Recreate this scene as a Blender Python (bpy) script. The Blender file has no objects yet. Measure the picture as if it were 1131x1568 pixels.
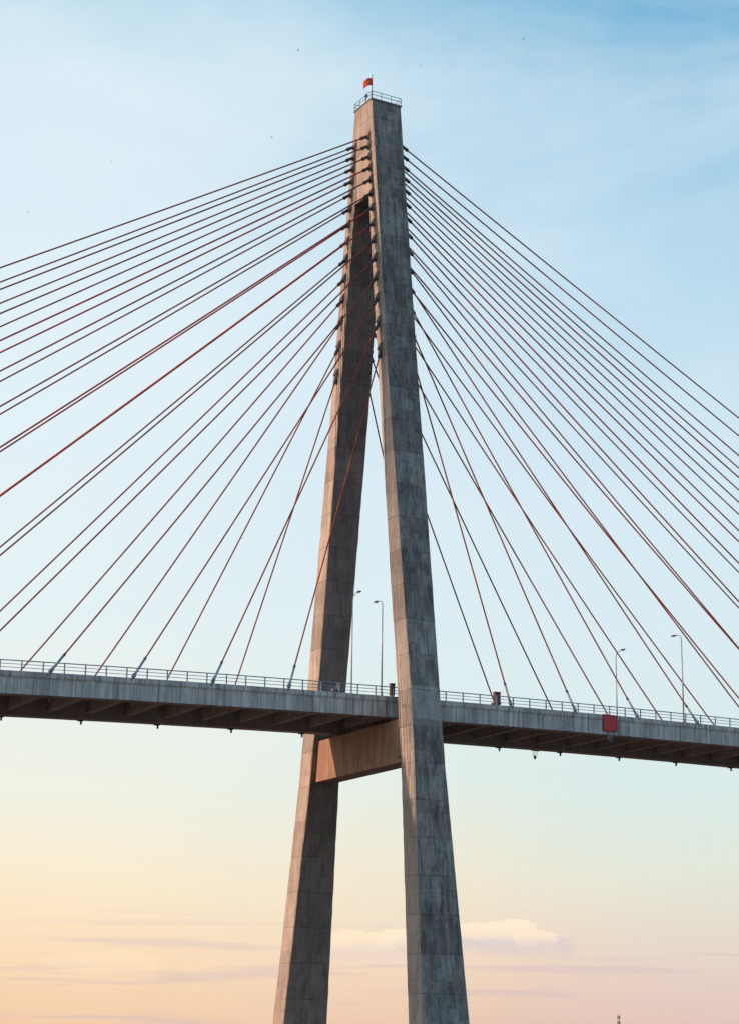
import bpy, bmesh, random
import numpy as np
from math import *
from mathutils import Vector, Matrix
random.seed(7)
sc=bpy.context.scene
COL=sc.collection
def lin(c):
    c=c/255.0
    return c/12.92 if c<=0.04045 else ((c+0.055)/1.055)**2.4
def rgb(r,g,b,k=1.0): return (lin(r)*k,lin(g)*k,lin(b)*k,1)

# ------------------------------------------------------------------ camera
D,TH,PSI,PIT,ROLL,FPX=224.64,0.51086,-0.0014042,0.27133,0.014064,2990.3
CAMZ=2.0
a=TH+PSI
C=Vector((-D*sin(TH),-D*cos(TH),CAMZ))
R=Vector((cos(a),-sin(a),0)); Fw=Vector((sin(a)*cos(PIT),cos(a)*cos(PIT),sin(PIT))); U=Vector((-sin(a)*sin(PIT),-cos(a)*sin(PIT),cos(PIT)))
R2=R*cos(ROLL)+U*sin(ROLL); U2=U*cos(ROLL)-R*sin(ROLL)
cd=bpy.data.cameras.new("camera"); cam=bpy.data.objects.new("camera",cd); COL.objects.link(cam)
M=Matrix((( R2.x,U2.x,-Fw.x,C.x),(R2.y,U2.y,-Fw.y,C.y),(R2.z,U2.z,-Fw.z,C.z),(0,0,0,1)))
cam.matrix_world=M
cd.sensor_fit='VERTICAL'; cd.sensor_height=36; cd.lens=FPX/1568*36
cd.clip_start=0.5; cd.clip_end=20000
sc.camera=cam
sc.view_settings.view_transform='Standard'; sc.view_settings.look='None'; sc.view_settings.exposure=0

# ------------------------------------------------------------------ world
SUN_DIR=Vector((-0.955,0.10,0.20)).normalized()
w=bpy.data.worlds.new("World"); sc.world=w; w.use_nodes=True
nt=w.node_tree; nt.nodes.clear()
class N:
    def __init__(s,nt): s.nt=nt
    def n(s,t,**k):
        x=s.nt.nodes.new(t)
        for a_,v in k.items(): setattr(x,a_,v)
        return x
    def l(s,o,i): s.nt.links.new(o,i)
    def math(s,op,a_,b=None,clamp=False):
        x=s.n('ShaderNodeMath',operation=op); x.use_clamp=clamp
        for i,v in enumerate((a_,b)):
            if v is None: continue
            if isinstance(v,(int,float)): x.inputs[i].default_value=v
            else: s.l(v,x.inputs[i])
        return x.outputs[0]
    def mix(s,f,A,B,mode='MIX'):
        x=s.n('ShaderNodeMix',data_type='RGBA',blend_type=mode)
        for i,v in ((0,f),(6,A),(7,B)):
            if isinstance(v,(int,float)): x.inputs[i].default_value=v
            elif isinstance(v,tuple): x.inputs[i].default_value=v
            else: s.l(v,x.inputs[i])
        return x.outputs[2]
    def ramp(s,f,pts,interp='LINEAR'):
        x=s.n('ShaderNodeValToRGB'); cr=x.color_ramp; cr.interpolation=interp
        while len(cr.elements)<len(pts): cr.elements.new(0.5)
        for e,(p,c) in zip(cr.elements,pts):
            e.position=p; e.color=c if isinstance(c,tuple) else (c,c,c,1)
        s.l(f,x.inputs[0]); return x.outputs[0]
    def noise(s,vec,scale,detail=4,rough=.5,dist=0):
        x=s.n('ShaderNodeTexNoise'); x.inputs['Scale'].default_value=scale; x.inputs['Detail'].default_value=detail
        x.inputs['Roughness'].default_value=rough; x.inputs['Distortion'].default_value=dist
        s.l(vec,x.inputs['Vector']); return x.outputs['Fac']
    def mapping(s,vec,sc_=(1,1,1),loc=(0,0,0),rot=(0,0,0)):
        x=s.n('ShaderNodeMapping'); x.inputs['Scale'].default_value=sc_; x.inputs['Location'].default_value=loc; x.inputs['Rotation'].default_value=rot
        s.l(vec,x.inputs['Vector']); return x.outputs[0]
n=N(nt)
sky=n.n('ShaderNodeTexSky',sky_type='NISHITA'); sky.sun_disc=False
sky.sun_elevation=asin(SUN_DIR.z); sky.sun_rotation=atan2(SUN_DIR.x,SUN_DIR.y)
sky.air_density=1.0; sky.dust_density=1.5; sky.ozone_density=1.5
tc=n.n('ShaderNodeTexCoord'); gen=tc.outputs['Generated']
sep=n.n('ShaderNodeSeparateXYZ'); n.l(gen,sep.inputs[0])
dot=n.n('ShaderNodeVectorMath',operation='DOT_PRODUCT'); n.l(gen,dot.inputs[0]); dot.inputs[1].default_value=(0.873,-0.4877,0)
lat=dot.outputs['Value']
wob=n.noise(n.mapping(gen,(1,1,2.2)),4.0,4,.55)
zz=n.math('ADD',sep.outputs[2],n.math('MULTIPLY',n.math('SUBTRACT',wob,0.5),0.03))
zf=n.math('MULTIPLY',zz,1.6,True)
K=10.8
def S(z): return min(1,z*1.6)
left=n.ramp(zf,[(0,rgb(238,192,162,1)),(S(.016),rgb(243,204,170)),(S(.043),rgb(250,218,182)),(S(.084),rgb(250,233,204)),(S(.133),rgb(238,240,226)),(S(.214),rgb(228,240,242)),(S(.30),rgb(226,240,246)),(S(.40),rgb(221,238,246)),(S(.47),rgb(214,234,244)),(S(.503),rgb(188,220,237)),(1,rgb(96,150,200))])
right=n.ramp(zf,[(0,rgb(218,186,178)),(S(.016),rgb(224,197,188)),(S(.043),rgb(228,208,198)),(S(.070),rgb(226,219,206)),(S(.095),rgb(224,228,216)),(S(.133),rgb(214,231,230)),(S(.214),rgb(214,233,240)),(S(.30),rgb(203,227,240)),(S(.40),rgb(177,213,234)),(S(.47),rgb(142,193,223)),(S(.503),rgb(114,177,214)),(1,rgb(70,125,185))])
wob2=n.noise(n.mapping(gen,(1,1,1.6),(3,1,0)),5.0,5,.6)
t=n.math('ADD',n.math('MULTIPLY',lat,2.5),n.math('ADD',0.44,n.math('MULTIPLY',n.math('SUBTRACT',wob2,0.5),0.7)))
t=n.ramp(t,[(0,0.0),(1,1.0)],'EASE')
base=n.mix(t,left,right)
veil=n.noise(n.mapping(gen,(1.0,1.0,2.6),(0.3,2.1,0.4),(0.35,0.2,0)),5.5,7,.58,.4)
veil=n.ramp(veil,[(0.42,0.0),(0.72,1.0)])
hi=n.ramp(sep.outputs[2],[(0.12,0.0),(0.4,1.0)])
veilf=n.math('MULTIPLY',n.math('MULTIPLY',veil,hi),0.42)
base=n.mix(veilf,base,rgb(234,244,249))
st=n.noise(n.mapping(gen,(1.5,1.5,34),(1.3,.2,0)),4.0,5,.55)
st=n.ramp(st,[(0.54,0.0),(0.63,1.0)])
band=n.ramp(sep.outputs[2],[(0.0,1.0),(0.05,0.8),(0.075,0.0)])
base=n.mix(n.math('MULTIPLY',n.math('MULTIPLY',st,band),0.5),base,rgb(208,188,194))
cn=n.noise(n.mapping(gen,(1,1,1.7)),48.0,6,.62,.2)
cn2=n.noise(n.mapping(gen,(1,1,1.5),(4,2,1)),18.0,5,.6)
def puff(l0,z0,wl,wz,k,col,soft=.14,a1=1.9,a2=1.1):
    global base
    dx=n.math('DIVIDE',n.math('SUBTRACT',lat,l0),wl)
    dz_=n.math('DIVIDE',n.math('SUBTRACT',sep.outputs[2],z0),wz)
    dzp=n.math('MAXIMUM',dz_,n.math('MULTIPLY',dz_,-.45))
    dd=n.math('SQRT',n.math('ADD',n.math('MULTIPLY',dx,dx),n.math('MULTIPLY',dzp,dzp)))
    v=n.math('SUBTRACT',n.math('ADD',1.0,n.math('ADD',n.math('MULTIPLY',n.math('SUBTRACT',cn,.5),a1),n.math('MULTIPLY',n.math('SUBTRACT',cn2,.5),a2))),dd)
    top=n.ramp(v,[(0.03,0.0),(0.03+soft,1.0)])
    fade=n.ramp(n.math('ADD',n.math('MULTIPLY',dz_,.5),.6),[(0.0,0.05),(0.7,1.0)])
    base=n.mix(n.math('MULTIPLY',n.math('MULTIPLY',top,fade),k),base,col)
puff(.070,.0545,.042,.0065,.75,rgb(206,196,208),.35)
puff(.004,.050,.036,.0060,.6,rgb(226,206,206),.35)
puff(.068,.0610,.026,.0062,.95,rgb(255,232,208),.12)
puff(.084,.0585,.014,.0050,.9,rgb(255,230,206),.12)
puff(-.004,.0555,.018,.0058,.95,rgb(255,232,202),.12)
puff(.016,.0570,.010,.0045,.9,rgb(255,234,206),.12)
puff(-.125,.042,.030,.0080,.5,rgb(255,228,194))
mul=n.n('ShaderNodeVectorMath',operation='SCALE'); n.l(base,mul.inputs[0]); mul.inputs['Scale'].default_value=K
fin=n.mix(0.08,mul.outputs[0],sky.outputs[0])
bg=n.n('ShaderNodeBackground'); bg.inputs['Strength'].default_value=0.1; n.l(fin,bg.inputs[0])
out=n.n('ShaderNodeOutputWorld'); n.l(bg.outputs[0],out.inputs[0])

sd=bpy.data.lights.new("sun",'SUN'); sd.energy=4.6; sd.angle=radians(0.5); sd.color=(1.0,0.60,0.40)
so=bpy.data.objects.new("sun",sd); COL.objects.link(so)
so.rotation_euler=SUN_DIR.to_track_quat('Z','Y').to_euler(); so.location=SUN_DIR*300

# ------------------------------------------------------------------ materials
def mat_new(name):
    m=bpy.data.materials.new(name); m.use_nodes=True
    b=m.node_tree.nodes['Principled BSDF']; return m,N(m.node_tree),b
def concrete(name,dark,light,lift=4.1,stain=.5,streak=.5,seed=0.0,jdark=.7,collar=None,patch=.3):
    m,n,b=mat_new(name)
    tc=n.n('ShaderNodeTexCoord').outputs['Object']
    sp=n.n('ShaderNodeSeparateXYZ'); n.l(tc,sp.inputs[0])
    big=n.noise(n.mapping(tc,(1,1,.6),(seed,seed,0)),0.30,5,.66,.3)
    med=n.noise(n.mapping(tc,(1,1,.30),(seed*2,3,0)),1.0,6,.7)
    base=n.mix(n.ramp(n.math('ADD',n.math('MULTIPLY',big,.55),n.math('MULTIPLY',med,.45)),[(0.38,0.0),(0.62,1.0)]),dark,light)
    sk=n.noise(n.mapping(tc,(2.6,2.6,.08),(seed,0,5)),1.0,5,.7)
    skf=n.math('MULTIPLY',n.ramp(sk,[(0.46,0.0),(0.66,1.0)]),streak)
    dk=tuple(c*.42 for c in dark[:3])+(1,)
    base=n.mix(skf,base,dk)
    # broad run-off bands
    sk2=n.noise(n.mapping(tc,(1.0,1.0,.035),(seed+7,2,1)),1.0,4,.6)
    base=n.mix(n.math('MULTIPLY',n.ramp(sk2,[(0.52,0.0),(0.66,1.0)]),streak*.6),base,dk)
    if collar:
        cz=n.math('MULTIPLY',n.math('GREATER_THAN',sp.outputs[2],collar[0]),n.math('LESS_THAN',sp.outputs[2],collar[1]))
        base=n.mix(n.math('MULTIPLY',cz,n.ramp(med,[(0.35,.15),(0.6,.7)])),base,tuple(c*1.25 for c in light[:3])+(1,))
    if lift:
        q=n.math('DIVIDE',sp.outputs[2],lift)
        fl=n.math('FLOOR',q)
        wn=n.n('ShaderNodeTexWhiteNoise',noise_dimensions='1D'); n.l(n.math('ADD',fl,seed+.5),wn.inputs['W'])
        v=n.math('ADD',n.math('MULTIPLY',wn.outputs['Value'],.34),.82)
        mm=n.n('ShaderNodeVectorMath',operation='SCALE'); n.l(base,mm.inputs[0]); n.l(v,mm.inputs['Scale']); base=mm.outputs[0]
        fr=n.math('FRACT',q)
        jn=n.math('LESS_THAN',fr,.024)
        jr=n.noise(tc,.9,3,.6)
        base=n.mix(n.math('MULTIPLY',jn,n.ramp(jr,[(0.35,0.1),(0.6,jdark)])),base,dk)
        fr2=n.math('FRACT',n.math('MULTIPLY',q,3.0))
        jn2=n.math('LESS_THAN',fr2,.04)
        base=n.mix(n.math('MULTIPLY',jn2,n.ramp(jr,[(0.42,0.0),(0.62,0.4)])),base,dk)
        bt=n.n('ShaderNodeTexBrick'); bt.offset=.37
        n.l(n.mapping(tc,(1,1,1),(seed,0,0),(radians(90),0,0)),bt.inputs['Vector'])
        bt.inputs['Scale'].default_value=1; bt.inputs['Brick Width'].default_value=1.6; bt.inputs['Row Height'].default_value=lift/3
        bt.inputs['Mortar Size'].default_value=0; bt.inputs['Color1'].default_value=(0,0,0,1); bt.inputs['Color2'].default_value=(1,1,1,1)
        pn=n.noise(tc,1.6,4,.7)
        pf=n.math('MULTIPLY',n.ramp(bt.outputs['Color'],[(0.80,0.0),(0.88,1.0)]),n.ramp(pn,[(0.42,0.0),(0.56,patch)]))
        base=n.mix(pf,base,tuple(min(1,c*1.2) for c in light[:3])+(1,))
        pd=n.math('MULTIPLY',n.ramp(bt.outputs['Color'],[(0.14,1.0),(0.22,0.0)]),n.ramp(pn,[(0.42,0.0),(0.56,patch*1.3)]))
        base=n.mix(pd,base,dk)
    bl=n.noise(n.mapping(tc,(1,1,1),(9,seed,2)),2.4,4,.7)
    base=n.mix(n.math('MULTIPLY',n.ramp(bl,[(0.59,0.0),(0.67,1.0)]),stain),base,dk)
    n.l(base,b.inputs['Base Color']); b.inputs['Roughness'].default_value=.9
    b.inputs['Specular IOR Level'].default_value=.2
    bp=n.n('ShaderNodeBump'); bp.inputs['Strength'].default_value=.5; bp.inputs['Distance'].default_value=.05
    n.l(n.noise(tc,3.0,5,.7),bp.inputs['Height']); n.l(bp.outputs[0],b.inputs['Normal'])
    return m
def plain(name,col,rough=.5,metal=0,var=.25,scale=3,spec=.5):
    m,n,b=mat_new(name)
    tc=n.n('ShaderNodeTexCoord').outputs['Object']
    f=n.noise(tc,scale,3,.6)
    base=n.mix(n.ramp(f,[(0.35,0.0),(0.65,1.0)]),tuple(c*(1-var) for c in col[:3])+(1,),tuple(min(1,c*(1+var)) for c in col[:3])+(1,))
    n.l(base,b.inputs['Base Color']); b.inputs['Roughness'].default_value=rough; b.inputs['Metallic'].default_value=metal
    b.inputs['Specular IOR Level'].default_value=spec
    return m
HD=38.948+CAMZ
M_TOW=concrete("tower_concrete",(.120,.134,.136,1),(.285,.300,.300,1),4.1,.45,.75,0.0,collar=(HD-3.2,HD+.55),patch=.32)
M_TOWX=concrete("tower_concrete_sun_tint",(.29,.25,.215,1),(.44,.39,.345,1),4.1,.3,.35,1.7,patch=.15)  # X-facing leg faces: low-sun warmth and brightness painted into the concrete colour
M_TOWI=concrete("tower_concrete_bounce_tint",(.14,.118,.110,1),(.22,.190,.182,1),4.1,.4,.45,3.1,patch=.2)  # inner leg faces: warm bounce and weaker sky light painted into the concrete colour
M_BEAM=concrete("crossbeam_concrete",(.26,.165,.12,1),(.42,.275,.20,1),0,.45,.5,4.0)
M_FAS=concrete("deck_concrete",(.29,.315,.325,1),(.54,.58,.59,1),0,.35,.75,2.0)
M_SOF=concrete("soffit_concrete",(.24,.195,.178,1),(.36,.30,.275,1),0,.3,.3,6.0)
M_CAB=plain("cable_sheath_brown",(.23,.066,.046),.9,0,.3,.6,.08)
M_CABR=plain("cable_sheath_red",(.34,.060,.045),.9,0,.25,.6,.08)
M_STEEL=plain("blue_grey_steel",(.17,.26,.33),.45)
M_DARK=plain("dark_steel",(.035,.035,.038),.5)
M_GALV=plain("galvanised_steel",(.22,.25,.27),.4,.3)
M_ASPH=plain("asphalt",(.05,.05,.05),.9,0,.3,1.5)
M_WHITE=plain("white_paint",(.75,.75,.73),.7,0,.05)
M_RED=plain("red_sign_paint",(.42,.030,.040),.6,0,.12,1.2)
M_MAR=plain("maroon_paint",(.10,.018,.022),.6,0,.12)
M_BRN=plain("brown_paint",(.075,.035,.028),.6,0,.12)
M_FLAG=plain("red_cloth",(.66,.07,.04),.8,0,.1)
M_YEL=plain("yellow_cloth",(.8,.55,.05),.8,0,.05)
M_LENS=plain("lamp_glass",(.6,.6,.58),.2,0,.05)
M_BIRD=plain("dark_feathers",(.03,.03,.035),.8)
M_SKIN=plain("skin",(.40,.24,.17),.6,0,.05)
M_SHIRT=plain("shirt_cloth",(.10,.14,.25),.9,0,.1)
M_TROU=plain("trouser_cloth",(.04,.04,.05),.9,0,.1)
M_HELM=plain("helmet_paint",(.25,.25,.27),.3,0,.05)

# ------------------------------------------------------------------ mesh builder
class MB:
    def __init__(s): s.v=[]; s.f=[]; s.m=[]; s.mats=[]
    def mi(s,mat):
        if mat not in s.mats: s.mats.append(mat)
        return s.mats.index(mat)
    def add(s,vs,fs,mat):
        o=len(s.v); s.v+= [tuple(v) for v in vs]; k=s.mi(mat)
        for f in fs: s.f.append([o+i for i in f]); s.m.append(k)
    def box(s,c,d,mat,rot=None):
        x,y,z=d[0]/2,d[1]/2,d[2]/2
        vs=[Vector((i*x,j*y,k*z)) for i in(-1,1) for j in(-1,1) for k in(-1,1)]
        if rot: vs=[rot@v for v in vs]
        vs=[v+Vector(c) for v in vs]
        s.add(vs,[(0,1,3,2),(4,6,7,5),(0,4,5,1),(2,3,7,6),(0,2,6,4),(1,5,7,3)],mat)
    def loft(s,rings,mat,cap0=True,cap1=True,closed=True):
        k=len(rings[0]); vs=[p for r in rings for p in r]; fs=[]
        for i in range(len(rings)-1):
            for j in range(k if closed else k-1):
                fs.append((i*k+j,i*k+(j+1)%k,(i+1)*k+(j+1)%k,(i+1)*k+j))
        if cap0: fs.append(tuple(range(k))[::-1])
        if cap1: fs.append(tuple((len(rings)-1)*k+j for j in range(k)))
        s.add(vs,fs,mat)
    def tube(s,pts,r,mat,nseg=8,caps=True):
        pts=[Vector(p) for p in pts]; rr=r if isinstance(r,(list,tuple)) else [r]*len(pts)
        rings=[]; ref=None
        for i,p in enumerate(pts):
            d=(pts[min(i+1,len(pts)-1)]-pts[max(i-1,0)]).normalized()
            if ref is None: ref=Vector((0,0,1)) if abs(d.z)<.9 else Vector((1,0,0))
            x=d.cross(ref).normalized(); y=x.cross(d).normalized(); ref=y
            rings.append([p+(x*cos(2*pi*k/nseg)+y*sin(2*pi*k/nseg))*rr[i] for k in range(nseg)])
        s.loft(rings,mat,caps,caps)
    def obj(s,name,parent=None,smooth=False,loc=(0,0,0),rotz=0,recalc=True):
        me=bpy.data.meshes.new(name); me.from_pydata(s.v,[],s.f)
        for mt in s.mats: me.materials.append(mt)
        for p,k in zip(me.polygons,s.m): p.material_index=k; p.use_smooth=smooth
        if recalc:
            bm=bmesh.new(); bm.from_mesh(me); bmesh.ops.recalc_face_normals(bm,faces=bm.faces); bm.to_mesh(me); bm.free()
        o=bpy.data.objects.new(name,me); COL.objects.link(o); o.location=loc; o.rotation_euler=(0,0,rotz)
        if parent: o.parent=parent
        return o
def empty(name,loc=(0,0,0),rotz=0):
    o=bpy.data.objects.new(name,None); COL.objects.link(o); o.location=loc; o.rotation_euler=(0,0,rotz); o.empty_display_size=.5; return o

# ------------------------------------------------------------------ bridge
H=HD
G,CC=0.030033,0.00020482
def dz(X):
    if X>73: 
        return H+G*73.3-CC*73.3**2 - 0.00006*(X-73.3)**2
    return H+G*X-CC*X*X
bridge=empty("cable_stayed_bridge")
ST=[(76.409,2.17,.45,2.13),(63.5,3.80,1.75,2.13),(40,6.82,4.67,2.14),(0,12.59,9.71,1.93),(-8,13.57,10.78,2.02),(-36,17.19,14.42,2.93),(-37.6,17.40,14.62,2.98)]
def interp(z,k):
    for s0,s1 in zip(ST,ST[1:]):
        if s1[0]<=z<=s0[0]:
            t=(z-s1[0])/(s0[0]-s1[0]); return s1[k]+t*(s0[k]-s1[k])
    return ST[0][k] if z>ST[0][0] else ST[-1][k]
def ring(x0,x1,y0,y1,z,c=.10):
    return [(x0+c,y0,z),(x1-c,y0,z),(x1,y0+c,z),(x1,y1-c,z),(x1-c,y1,z),(x0+c,y1,z),(x0,y1-c,z),(x0,y0+c,z)]
rnd=random.Random(3)
def tring(b,y0,y1,z,j=.022):
    r=ring(-b,b,y0,y1,z)
    c=[rnd.uniform(-j,j) for _ in range(8)]
    return [(x+(c[i] if abs(x)>b-.05 else 0),y+(c[(i+3)%8]),z_) for i,(x,y,z_) in enumerate(r)]
tw=MB()
zs=sorted(set([-37.6,-36,63.5]+[round(-34+1.025*k,3) for k in range(95) if -34+1.025*k<63.2]+[-8,0,40]))
for s in(-1,1):
    rings=[]
    for z in zs:
        yo,yi,b=interp(z,1),interp(z,2),interp(z,3)
        y0,y1=sorted((s*yo,s*yi)); rings.append(tring(b,y0,y1,H+z) if z!=63.5 else ring(-b,b,y0,y1,H+z))
    tw.loft(rings,M_TOW,True,False)
rings=[]
for z in(63.5,66,70,74,76.409):
    yo,b=interp(z,1),interp(z,3); rings.append(ring(-b,b,-yo,yo,H+z))
tw.loft(rings,M_TOW)
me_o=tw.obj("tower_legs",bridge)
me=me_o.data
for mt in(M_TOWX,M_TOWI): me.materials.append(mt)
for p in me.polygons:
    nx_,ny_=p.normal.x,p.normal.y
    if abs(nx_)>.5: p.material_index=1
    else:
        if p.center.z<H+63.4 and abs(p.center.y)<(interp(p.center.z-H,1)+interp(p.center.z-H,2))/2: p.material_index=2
th=MB()
th.box((0,0,H+76.409+.09),(4.45,4.5,.18),M_TOW)
th.obj("tower_cap_slab",bridge)
cb=MB()
yb=interp(-5,2)+.25
zt,zb_=H-2.75,H-7.6
def cbring(y,b=1.2,drop=0): return [(-b,y,zb_-drop),(b,y,zb_-drop),(b,y,zt),(-b,y,zt)]
cb.loft([cbring(-yb),cbring(yb)],M_BEAM)
cb.box((0,-(yb-.9),H-4.9),(3.0,1.5,4.3),M_BEAM)
for s in(-1,1):
    cb.box((0,s*6.9,H-2.75+.2),(1.6,1.1,.42),M_BEAM)
cb.obj("crossbeam",bridge)
pc=MB(); pc.loft([ring(-5.5,5.5,-22,22,-3,.4),ring(-5.5,5.5,-22,22,3.45,.4)],M_TOW); pc.obj("pile_cap",bridge)

# deck
EDG=7.709; HF=2.3256
def sweep(mb,prof,Xs,mat,caps=True):
    mb.loft([[(X,y,dz(X)+z) for y,z in prof] for X in Xs],mat,caps,caps)
XS=list(np.arange(-200,171,4.6))
dk=MB()
for s in(-1,1):
    p=[(s*(EDG-.10),-.42),(s*(EDG-.10),-HF),(s*(EDG-1.45),-HF),(s*(EDG-1.75),-.42)]
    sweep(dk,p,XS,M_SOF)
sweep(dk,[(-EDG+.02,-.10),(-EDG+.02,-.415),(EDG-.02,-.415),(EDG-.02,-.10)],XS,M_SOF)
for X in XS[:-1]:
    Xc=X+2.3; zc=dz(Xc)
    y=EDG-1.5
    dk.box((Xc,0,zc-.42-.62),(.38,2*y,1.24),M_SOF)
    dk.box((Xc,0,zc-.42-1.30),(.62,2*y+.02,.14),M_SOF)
dk.obj("deck_girders",bridge)
fa=MB()
for s in(-1,1):
    X=-200
    L=4.6
    while X<165:
        X0,X1=X+.03,X+L-.03
        o0=random.uniform(-.02,.02)
        prof=[(s*(EDG+.13+o0),-.02),(s*(EDG+.16+o0),-.50),(s*(EDG+.02+o0),-.72),(s*(EDG+.02+o0),-HF-.02),(s*(EDG-.097),-HF-.02),(s*(EDG-.097),-.10),(s*(EDG-.30),-.095),(s*(EDG-.30),.03),(s*(EDG+.02),.03)]
        fa.loft([[(XX,y,dz(XX)+z) for y,z in prof] for XX in(X0,X1)],M_FAS)
        X+=L
fa.obj("fascia_panels",bridge)
rd=MB()
def sheet(y0,y1,z,mat,X0=-200,X1=168,st=4.6):
    x=X0
    while x<X1:
        x2=min(x+st,X1); rd.add([(x,y0,dz(x)+z),(x2,y0,dz(x2)+z),(x2,y1,dz(x2)+z),(x,y1,dz(x)+z)],[(0,1,2,3)],mat); x=x2
sheet(-5.6,5.6,-.096,M_ASPH)
for s in(-1,1):
    sheet(min(s*5.3,s*5.42),max(s*5.3,s*5.42),-.090,M_WHITE)
x=-200
while x<164:
    rd.add([(x,-.07,dz(x)-.09),(x+3,-.07,dz(x+3)-.09),(x+3,.07,dz(x+3)-.09),(x,.07,dz(x)-.09)],[(0,1,2,3)],M_WHITE); x+=8
rd.obj("roadway",bridge)
kb=MB()
for s in(-1,1):
    sweep(kb,[(s*5.6,-.098),(s*5.6,.04),(s*7.35,.04),(s*7.35,-.098)],XS,M_FAS)
kb.obj("footways",bridge)
rl=MB()
Xr=np.arange(-199,168,2.3)
for s in(-1,1):
    y=s*(EDG-.10)
    for X in Xr:
        z=dz(X); rl.box((X,y,z+.55),(.12,.10,1.06),M_STEEL)
    for h,r in((1.10,.06),(.74,.035),(.38,.035)):
        rl.tube([(X,y,dz(X)+h) for X in Xr],r,M_STEEL,6)
rl.obj("railings",bridge,)
dr=MB()
for i in range(-14,15):
    X=9.2*i+4.2
    for s in(-1,1):
        y=s*(EDG-.35); z=dz(X)-HF
        dr.box((X,y,z-.07),(.6,.4,.14),M_DARK)
        dr.tube([(X+.1,y,z),(X+.1,y,z-.5)],.12,M_DARK,8)
dr.obj("drain_outlets",bridge)

ZA=[71.6,70.2,68.7,67.1,65.4,63.5,61.5,59.3,57.0,54.5,51.9,49.1,46.0,42.4]
X1,SP,CW=14.607,9.2,7.776
red={3,6,7}
anch=MB()
for i,za in enumerate(ZA):
    b=interp(za,3); yo=interp(za,1)-1.05
    X=X1+SP*(13-i)
    for sy in(-1,1):
        for sx in(-1,1):
            P0=Vector((sx*(b-.1),sy*yo,H+za)); P1=Vector((sx*X,sy*CW,dz(sx*X)-.3))
            L=(P1-P0).length; sag=.0030*L*(L/140)
            pts=[P0+(P1-P0)*t+Vector((0,0,-sag*4*t*(1-t))) for t in np.linspace(0,1,17)]
            c=MB(); mt=M_CABR if i in red else M_CAB
            c.tube(pts,.098 if i in red else .090,mt,8)
            dd=(pts[-1]-pts[-2]).normalized(); pe=P1-dd*2.9
            c.tube([P1,pe],.135,M_STEEL,10)
            c.tube([pe,pe-dd*.30],[.17,.11],M_DARK,10)
            c.tube([P1-dd*.9,P1-dd*.45],.22,M_STEEL,10)
            c.obj("stay_cable",bridge,True)
            d0=(pts[1]-pts[0]).normalized()
            anch.tube([P0,P0+d0*1.35],.20,M_DARK,10)
            anch.tube([P0+d0*1.35,P0+d0*1.6],[.26,.16],M_DARK,10)
            bx=sx*b
            y0,y1=sy*yo-.36,sy*yo+.36
            zc=H+za
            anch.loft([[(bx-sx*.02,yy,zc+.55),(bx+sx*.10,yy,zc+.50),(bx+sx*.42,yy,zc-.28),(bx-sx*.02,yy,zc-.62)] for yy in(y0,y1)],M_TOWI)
anch.obj("anchor_guides",bridge)

tr=MB()
zt0=H+76.409+.18; hx,hy=2.16,2.18
def loop(z): return [(-hx,-hy,z),(hx,-hy,z),(hx,hy,z),(-hx,hy,z),(-hx,-hy,z)]
for h in(.95,.5):
    L_=loop(zt0+h)
    for p,q in zip(L_,L_[1:]): tr.tube([p,q],.04,M_GALV,6)
for p,q in zip(loop(zt0),loop(zt0)[1:]):
    for t_ in(0,.333,.667):
        P=Vector(p).lerp(Vector(q),t_); tr.tube([P,P+Vector((0,0,.95))],.04,M_GALV,6)
tr.tube([(-1.5,.3,zt0),(-1.5,.3,zt0+2.1)],[.05,.02],M_DARK,6)
tr.box((-1.5,.3,zt0+1.5),(.3,.3,.3),M_DARK)
tr.obj("tower_head_railing",bridge)

# ------------------------------------------------------------------ flag
fl=empty("national_flag",(-2.0,-2.1,zt0))
f=MB(); f.tube([(0,0,0),(0,0,3.1)],[.06,.035],M_DARK,8); f.tube([(0,0,3.1),(0,0,3.2)],.07,M_DARK,8); f.obj("flagpole",fl)
f=MB(); nx,nz=14,8
def fp(u,v):
    x=-u*1.3; zz_=2.85-v*1.05-u*u*.6-u*.15
    return Vector((x*.86,-.05+.12*sin(u*7+v)+x*-.15,zz_))
vs=[fp(i/nx,j/nz) for i in range(nx+1) for j in range(nz+1)]
fs=[(i*(nz+1)+j,(i+1)*(nz+1)+j,(i+1)*(nz+1)+j+1,i*(nz+1)+j+1) for i in range(nx) for j in range(nz)]
f.add(vs,fs,M_FLAG)
star=[]
for k in range(10):
    r=.24 if k%2==0 else .10; an=pi/2+k*pi/5
    star.append(fp(.5+r*cos(an)/1.35,.5-r*sin(an)/.95)+Vector((0,-.03,0)))
f.add(star+[fp(.5,.5)+Vector((0,-.03,0))],[(k,(k+1)%10,10) for k in range(10)],M_YEL)
f.obj("cloth",fl,True)

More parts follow.
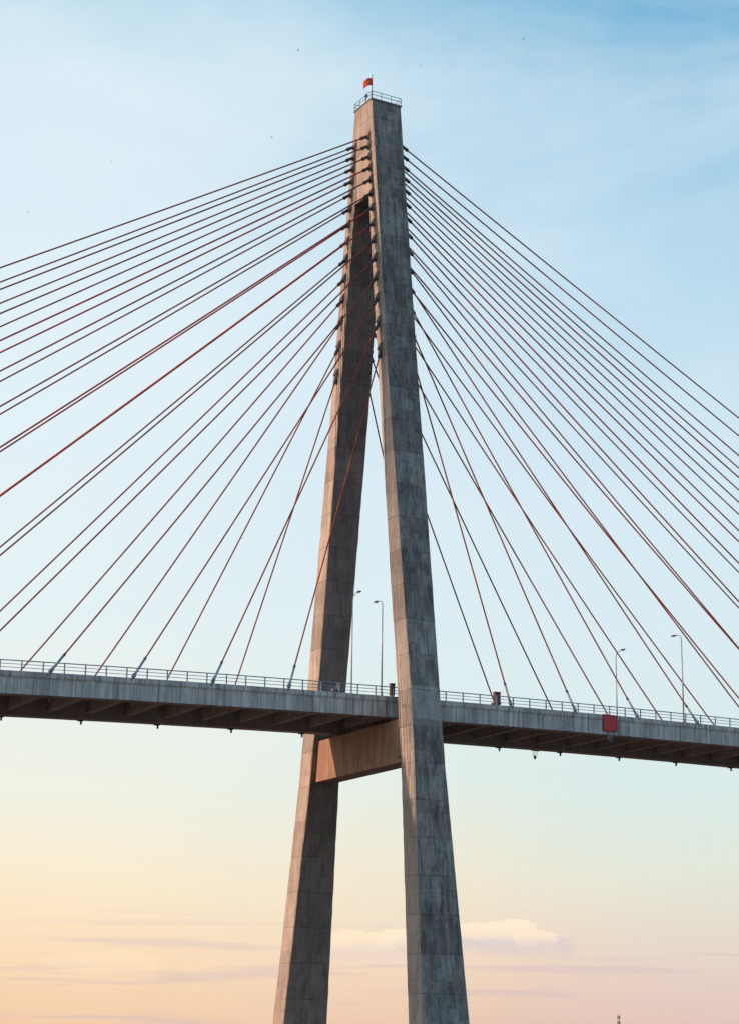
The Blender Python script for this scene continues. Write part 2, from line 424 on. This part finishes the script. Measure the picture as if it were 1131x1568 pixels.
# ------------------------------------------------------------------ street lamps
def lamp(X,y,h,side,arm=1.1):
    e=empty("street_lamp",(X,y,dz(X)))
    m=MB()
    m.tube([(0,0,0),(0,0,.5)],[.16,.14],M_GALV,10)
    m.tube([(0,0,.5),(0,0,h*.6),(0,0,h-.5)],[.095,.075,.055],M_GALV,10)
    m.tube([(0,0,h-.6),(0,side*.12,h-.25),(0,side*.45,h-.02),(0,side*arm,h+.08)],[.055,.05,.045,.04],M_GALV,8)
    m.obj("pole",e,True)
    m=MB()
    y0=side*arm
    m.loft([[(-.10,y0,h+.04),(.10,y0,h+.04),(.08,y0,h+.14),(-.08,y0,h+.14)],
            [(-.19,y0+side*.3,h+.0),(.19,y0+side*.3,h+.0),(.13,y0+side*.3,h+.20),(-.13,y0+side*.3,h+.20)],
            [(-.12,y0+side*.85,h+.04),(.12,y0+side*.85,h+.04),(.07,y0+side*.85,h+.14),(-.07,y0+side*.85,h+.14)]],M_DARK)
    m.box((0,y0+side*.42,h-.015),(.22,.5,.03),M_LENS)
    m.obj("lamp_head",e)
lamp(-2.6,-7.35,11.1,1)
lamp(40.1,-7.35,11.1,1)
lamp(40.9,7.35,11.4,-1)
lamp(1.6,7.35,15.0,-1)
lamp(-52.6,7.35,11.0,-1); lamp(-52.6,-7.35,11.0,1)

def navsign(X,s):
    e=empty("navigation_sign",(X,s*(EDG+.22),dz(X)))
    m=MB(); m.box((0,0,-.98),(2.0,.06,2.0),M_RED)
    for zz_ in(-.05,-1.91): m.box((0,0,zz_),(2.06,.10,.06),M_MAR)
    for xx in(-1.0,1.0): m.box((xx,0,-.98),(.06,.10,1.8),M_MAR)
    m.obj("board",e)
    m=MB()
    for xx in(-.6,.6): m.tube([(xx,-s*.06,.2),(xx,-s*.06,-2.4)],.035,M_GALV,6)
    m.tube([(0,-s*.06,-1.9),(0,0,-3.0)],.04,M_GALV,6)
    m.tube([(-.6,-s*.06,-2.35),(.6,-s*.06,-2.35)],.04,M_GALV,6)
    m.tube([(-.3,0,-3.0),(.3,0,-3.0)],.04,M_GALV,6)
    for xx in(-.3,.3): m.tube([(xx,-s*.06,-2.35),(xx,0,-3.0)],.03,M_GALV,6)
    m.obj("bracket",e)
    m=MB(); m.tube([(0,0,-2.95),(0,0,-3.05),(0,0,-3.3),(0,0,-3.4)],[.08,.17,.17,.08],M_DARK,10); m.obj("lamp",e)
navsign(28.5,-1); navsign(28.4,1)
def cabinet(X,y,h,wd,name,mat):
    e=empty(name,(X,y,dz(X)))
    m=MB(); m.loft([ring(-wd/2,wd/2,-.25,.25,.25,.04),ring(-wd/2,wd/2,-.25,.25,h,.04)],mat)
    m.loft([ring(-wd/2-.06,wd/2+.06,-.31,.31,h,.04),ring(-wd/2-.06,wd/2+.06,-.31,.31,h+.08,.04)],mat); m.obj("housing",e)
    m=MB()
    for xx in(-.3,.3): m.box((xx*wd,0,.13),(.08,.3,.26),M_DARK)
    m.box((0,-.265,(h+.25)/2),(wd*.8,.03,h*.7),mat); m.tube([(wd*.25,-.29,h*.55),(wd*.25,-.29,h*.65)],.02,M_GALV,6)
    m.obj("legs_and_door",e)
cabinet(12.9,-7.2,1.55,.75,"electrical_cabinet",M_MAR)
cabinet(-1.15,-7.2,1.5,.5,"electrical_cabinet",M_BRN)

# ------------------------------------------------------------------ motorcyclists
def skin(name,parent,pts,edges,rad,mat):
    me=bpy.data.meshes.new(name); me.from_pydata(pts,edges,[]); o=bpy.data.objects.new(name,me); COL.objects.link(o); o.parent=parent
    md=o.modifiers.new("skin",'SKIN'); sv=me.skin_vertices[0].data if me.skin_vertices else None
    if sv is None:
        bm=bmesh.new(); bm.from_mesh(me); bm.verts.layers.skin.verify(); bm.to_mesh(me); bm.free(); sv=me.skin_vertices[0].data
    for q,r in zip(sv,rad): q.radius=(r,r)
    sv[0].use_root=True
    o.modifiers.new("sub",'SUBSURF').levels=1; o.modifiers["sub"].render_levels=1
    me.materials.append(mat); return o
def motorcyclist(X,y,rz):
    e=empty("motorcyclist",(X,y,dz(X)-.09),rz)
    m=MB()
    for xx in(-.62,.62):
        k=20; m.tube([(xx+.25*cos(2*pi*j/k),0,.29+.25*sin(2*pi*j/k)) for j in range(k+1)],.045,M_DARK,6,False)
        m.tube([(xx,-.05,.29),(xx,.05,.29)],.08,M_GALV,10)
    m.tube([(-.62,0,.29),(-.35,0,.5),(.1,0,.42),(.42,0,.62),(.52,0,.95)],[.05,.13,.10,.08,.04],M_RED,8)
    m.tube([(.62,0,.29),(.52,0,.70),(.46,0,1.0)],.03,M_GALV,8)
    m.tube([(-.72,0,.76),(-.3,0,.79),(.12,0,.74)],[.09,.13,.10],M_DARK,8)
    m.tube([(.40,-.33,1.05),(.47,0,1.0),(.40,.33,1.05)],.022,M_DARK,6)
    m.tube([(.58,0,.9),(.66,0,.88)],[.10,.07],M_LENS,10)
    m.obj("motorcycle",e,True)
    skin("torso",e,[(-.28,0,.86),(-.25,0,1.05),(-.17,0,1.28),(-.12,0,1.42),(-.10,0,1.50),(-.14,-.18,1.38),(0,-.25,1.16),(-.14,.18,1.38),(0,.25,1.16)],
         [(0,1),(1,2),(2,3),(3,4),(3,5),(5,6),(3,7),(7,8)],[.15,.14,.16,.12,.06,.075,.055,.075,.055],M_SHIRT)
    skin("legs",e,[(-.28,0,.86),(-.22,-.11,.84),(.16,-.15,.78),(.08,-.15,.40),(.20,-.15,.34),(-.22,.11,.84),(.16,.15,.78),(.08,.15,.40),(.20,.15,.34)],
         [(0,1),(1,2),(2,3),(3,4),(0,5),(5,6),(6,7),(7,8)],[.14,.11,.08,.05,.05,.11,.08,.05,.05],M_TROU)
    for s in(-1,1):
        skin("forearm",e,[(0,s*.25,1.16),(.2,s*.28,1.08),(.38,s*.30,1.06)],[(0,1),(1,2)],[.05,.042,.035],M_SKIN)
    m=MB()
    rs=[]
    for j in range(9):
        ph=-pi/2+pi*j/8; rs.append([(-.07+.115*cos(ph)*cos(2*pi*k/12),.095*cos(ph)*sin(2*pi*k/12),1.62+.135*sin(ph)) for k in range(12)])
    m.loft(rs,M_SKIN); m.tube([(.04,0,1.60),(.075,0,1.585)],[.015,.02],M_SKIN,6)
    rs=[]
    for j in range(6):
        ph=.05+pi/2*j/5; rs.append([(-.075+.145*cos(ph)*cos(2*pi*k/12),.125*cos(ph)*sin(2*pi*k/12),1.63+.155*sin(ph)) for k in range(12)])
    m.loft(rs,M_HELM); m.obj("head_with_helmet",e,True)
motorcyclist(-6.9,-4.8,pi); motorcyclist(14.4,-4.8,0)

# ------------------------------------------------------------------ birds
BP=[(-12.8,-2.7,120.8),(-7.7,15.5,129.6),(16.1,-9.1,127.6),(19.1,21.4,138.8),(-10.7,30.1,126.3),(-14.1,1.3,110.5),(-11.1,63.6,133.7),(-8.2,41.8,122.3),(-41.8,9.2,97.1),(-14.4,5.5,60.4),(-44.1,-5,33.6)]
for k,P in enumerate(BP):
    m=MB(); fl_=random.uniform(.05,.22)
    m.tube([(-.17,0,0),(-.12,0,.0),(0,0,0),(.10,0,.01),(.15,0,.02),(.19,0,.015)],[.012,.03,.045,.035,.03,.006],M_BIRD,8)
    m.add([(-.15,-.012,0),(-.15,.012,0),(-.28,.06,0),(-.22,0,0),(-.28,-.06,0)],[(0,1,2,3),(0,3,4)],M_BIRD)
    for s in(-1,1):
        m.loft([[(.07,s*.03,.02),(-.06,s*.03,.01),(0,s*.03,.03)],[(.09,s*.18,.02+fl_),(-.03,s*.18,.01+fl_),(.03,s*.18,.03+fl_)],[(-.06,s*.42,fl_*1.1),(-.09,s*.42,fl_*1.1),(-.07,s*.42,.005+fl_*1.1)]],M_BIRD)
    o=m.obj("bird",None,False,P,0); o.rotation_euler=(random.uniform(-.4,.4),random.uniform(-.3,.3),random.uniform(0,6.28))
    q=.6 if k in(0,2,5,3) else .42; o.scale=(q,q,q)

# ------------------------------------------------------------------ river, bank, tree line, mast
m,nn,b=mat_new("river_water")
tc=nn.n('ShaderNodeTexCoord').outputs['Object']
nn.l(nn.mix(nn.noise(tc,.02,4,.6),(.13,.10,.07,1),(.18,.145,.10,1)),b.inputs['Base Color']); b.inputs['Roughness'].default_value=.25
bp=nn.n('ShaderNodeBump'); bp.inputs['Strength'].default_value=.5; bp.inputs['Distance'].default_value=.3
nn.l(nn.noise(nn.mapping(tc,(1,2,1)),.5,4,.6),bp.inputs['Height']); nn.l(bp.outputs[0],b.inputs['Normal'])
rv=MB()
k=64; rv.add([(0,0,0)]+[(9000*cos(2*pi*j/k),9000*sin(2*pi*j/k),0) for j in range(k)],[(0,1+j,1+(j+1)%k) for j in range(k)],m)
rv.obj("river")
m2,nn,b=mat_new("bank_grass"); tc=nn.n('ShaderNodeTexCoord').outputs['Object']
nn.l(nn.mix(nn.noise(tc,.05,5,.6),(.04,.055,.02,1),(.11,.10,.05,1)),b.inputs['Base Color']); b.inputs['Roughness'].default_value=.95
bk=MB()
cx,cy=620,900
N_=40; ringA=[];ringB=[];ringC=[]
for j in range(N_):
    an=2*pi*j/N_; r=1+.08*sin(3*an)+.05*sin(7*an+1)
    ringA.append((cx+900*r*cos(an),cy+180*r*sin(an)+200,-.5)); ringB.append((cx+880*r*cos(an),cy+165*r*sin(an)+200,1.2)); ringC.append((cx+600*r*cos(an),cy+100*r*sin(an)+200,1.6))
bk.loft([ringA,ringB,ringC],m2,False,True)
bk.loft([[(631+40*cos(2*pi*j/20),809+40*sin(2*pi*j/20),-.5) for j in range(20)],[(631+34*cos(2*pi*j/20),809+34*sin(2*pi*j/20),1.4) for j in range(20)]],m2,False,True)
bk.obj("riverbank")
mf,nn,b=mat_new("foliage"); tc=nn.n('ShaderNodeTexCoord').outputs['Object']
nn.l(nn.mix(nn.noise(tc,.4,4,.6),(.03,.05,.02,1),(.09,.12,.04,1)),b.inputs['Base Color']); b.inputs['Roughness'].default_value=.9
tl=MB()
for q in range(150):
    x=cx-700+q*9.4+random.uniform(-3,3); y=cy+110+random.uniform(-20,30); h=random.uniform(6,11)
    tl.tube([(x,y,1),(x,y,h*.5)],[.3,.15],M_DARK,5)
    for c_ in range(70):
        v=Vector((random.gauss(0,1),random.gauss(0,1),random.gauss(0,1))).normalized()*random.uniform(.5,1)
        p=Vector((x,y,h*.68))+Vector((v.x*h*.4,v.y*h*.4,v.z*h*.32)); r=random.uniform(.5,1.1)
        t1=Vector((random.gauss(0,1),random.gauss(0,1),random.gauss(0,1))).normalized()*r; t2=t1.orthogonal().normalized()*r
        tl.add([p-t1,p+t2,p+t1,p-t2],[(0,1,2,3)],mf)
tl.obj("distant_treeline")
ms=empty("radio_mast",(631.4,808.6,1.3)); m=MB()
hh=26.5
def leg(q,z): wd=.9-.5*z/hh; return Vector((wd*cos(q*2*pi/3),wd*sin(q*2*pi/3),z))
for q in range(3):
    m.tube([leg(q,0),leg(q,hh)],.10,M_GALV,6)
    z=0; 
    while z<hh-1.5:
        m.tube([leg(q,z),leg((q+1)%3,z+1.5)],.045,M_GALV,5); m.tube([leg(q,z+1.5),leg((q+1)%3,z+1.5)],.045,M_GALV,5); z+=1.5
m.tube([(0,0,hh-1),(0,0,hh+1.6)],.06,M_GALV,6); m.obj("lattice",ms)
m=MB()
for q in range(3):
    for z in(hh-1.2,hh-4.5):
        d=Vector((cos(q*2*pi/3),sin(q*2*pi/3),0)); c=Vector((d.x*.9,d.y*.9,z))
        m.box(c,(.3,.3,1.9),M_DARK,Matrix.Rotation(q*2*pi/3,3,'Z')); m.tube([Vector((0,0,z)),c],.06,M_GALV,5)
m.obj("antenna_panels",ms)
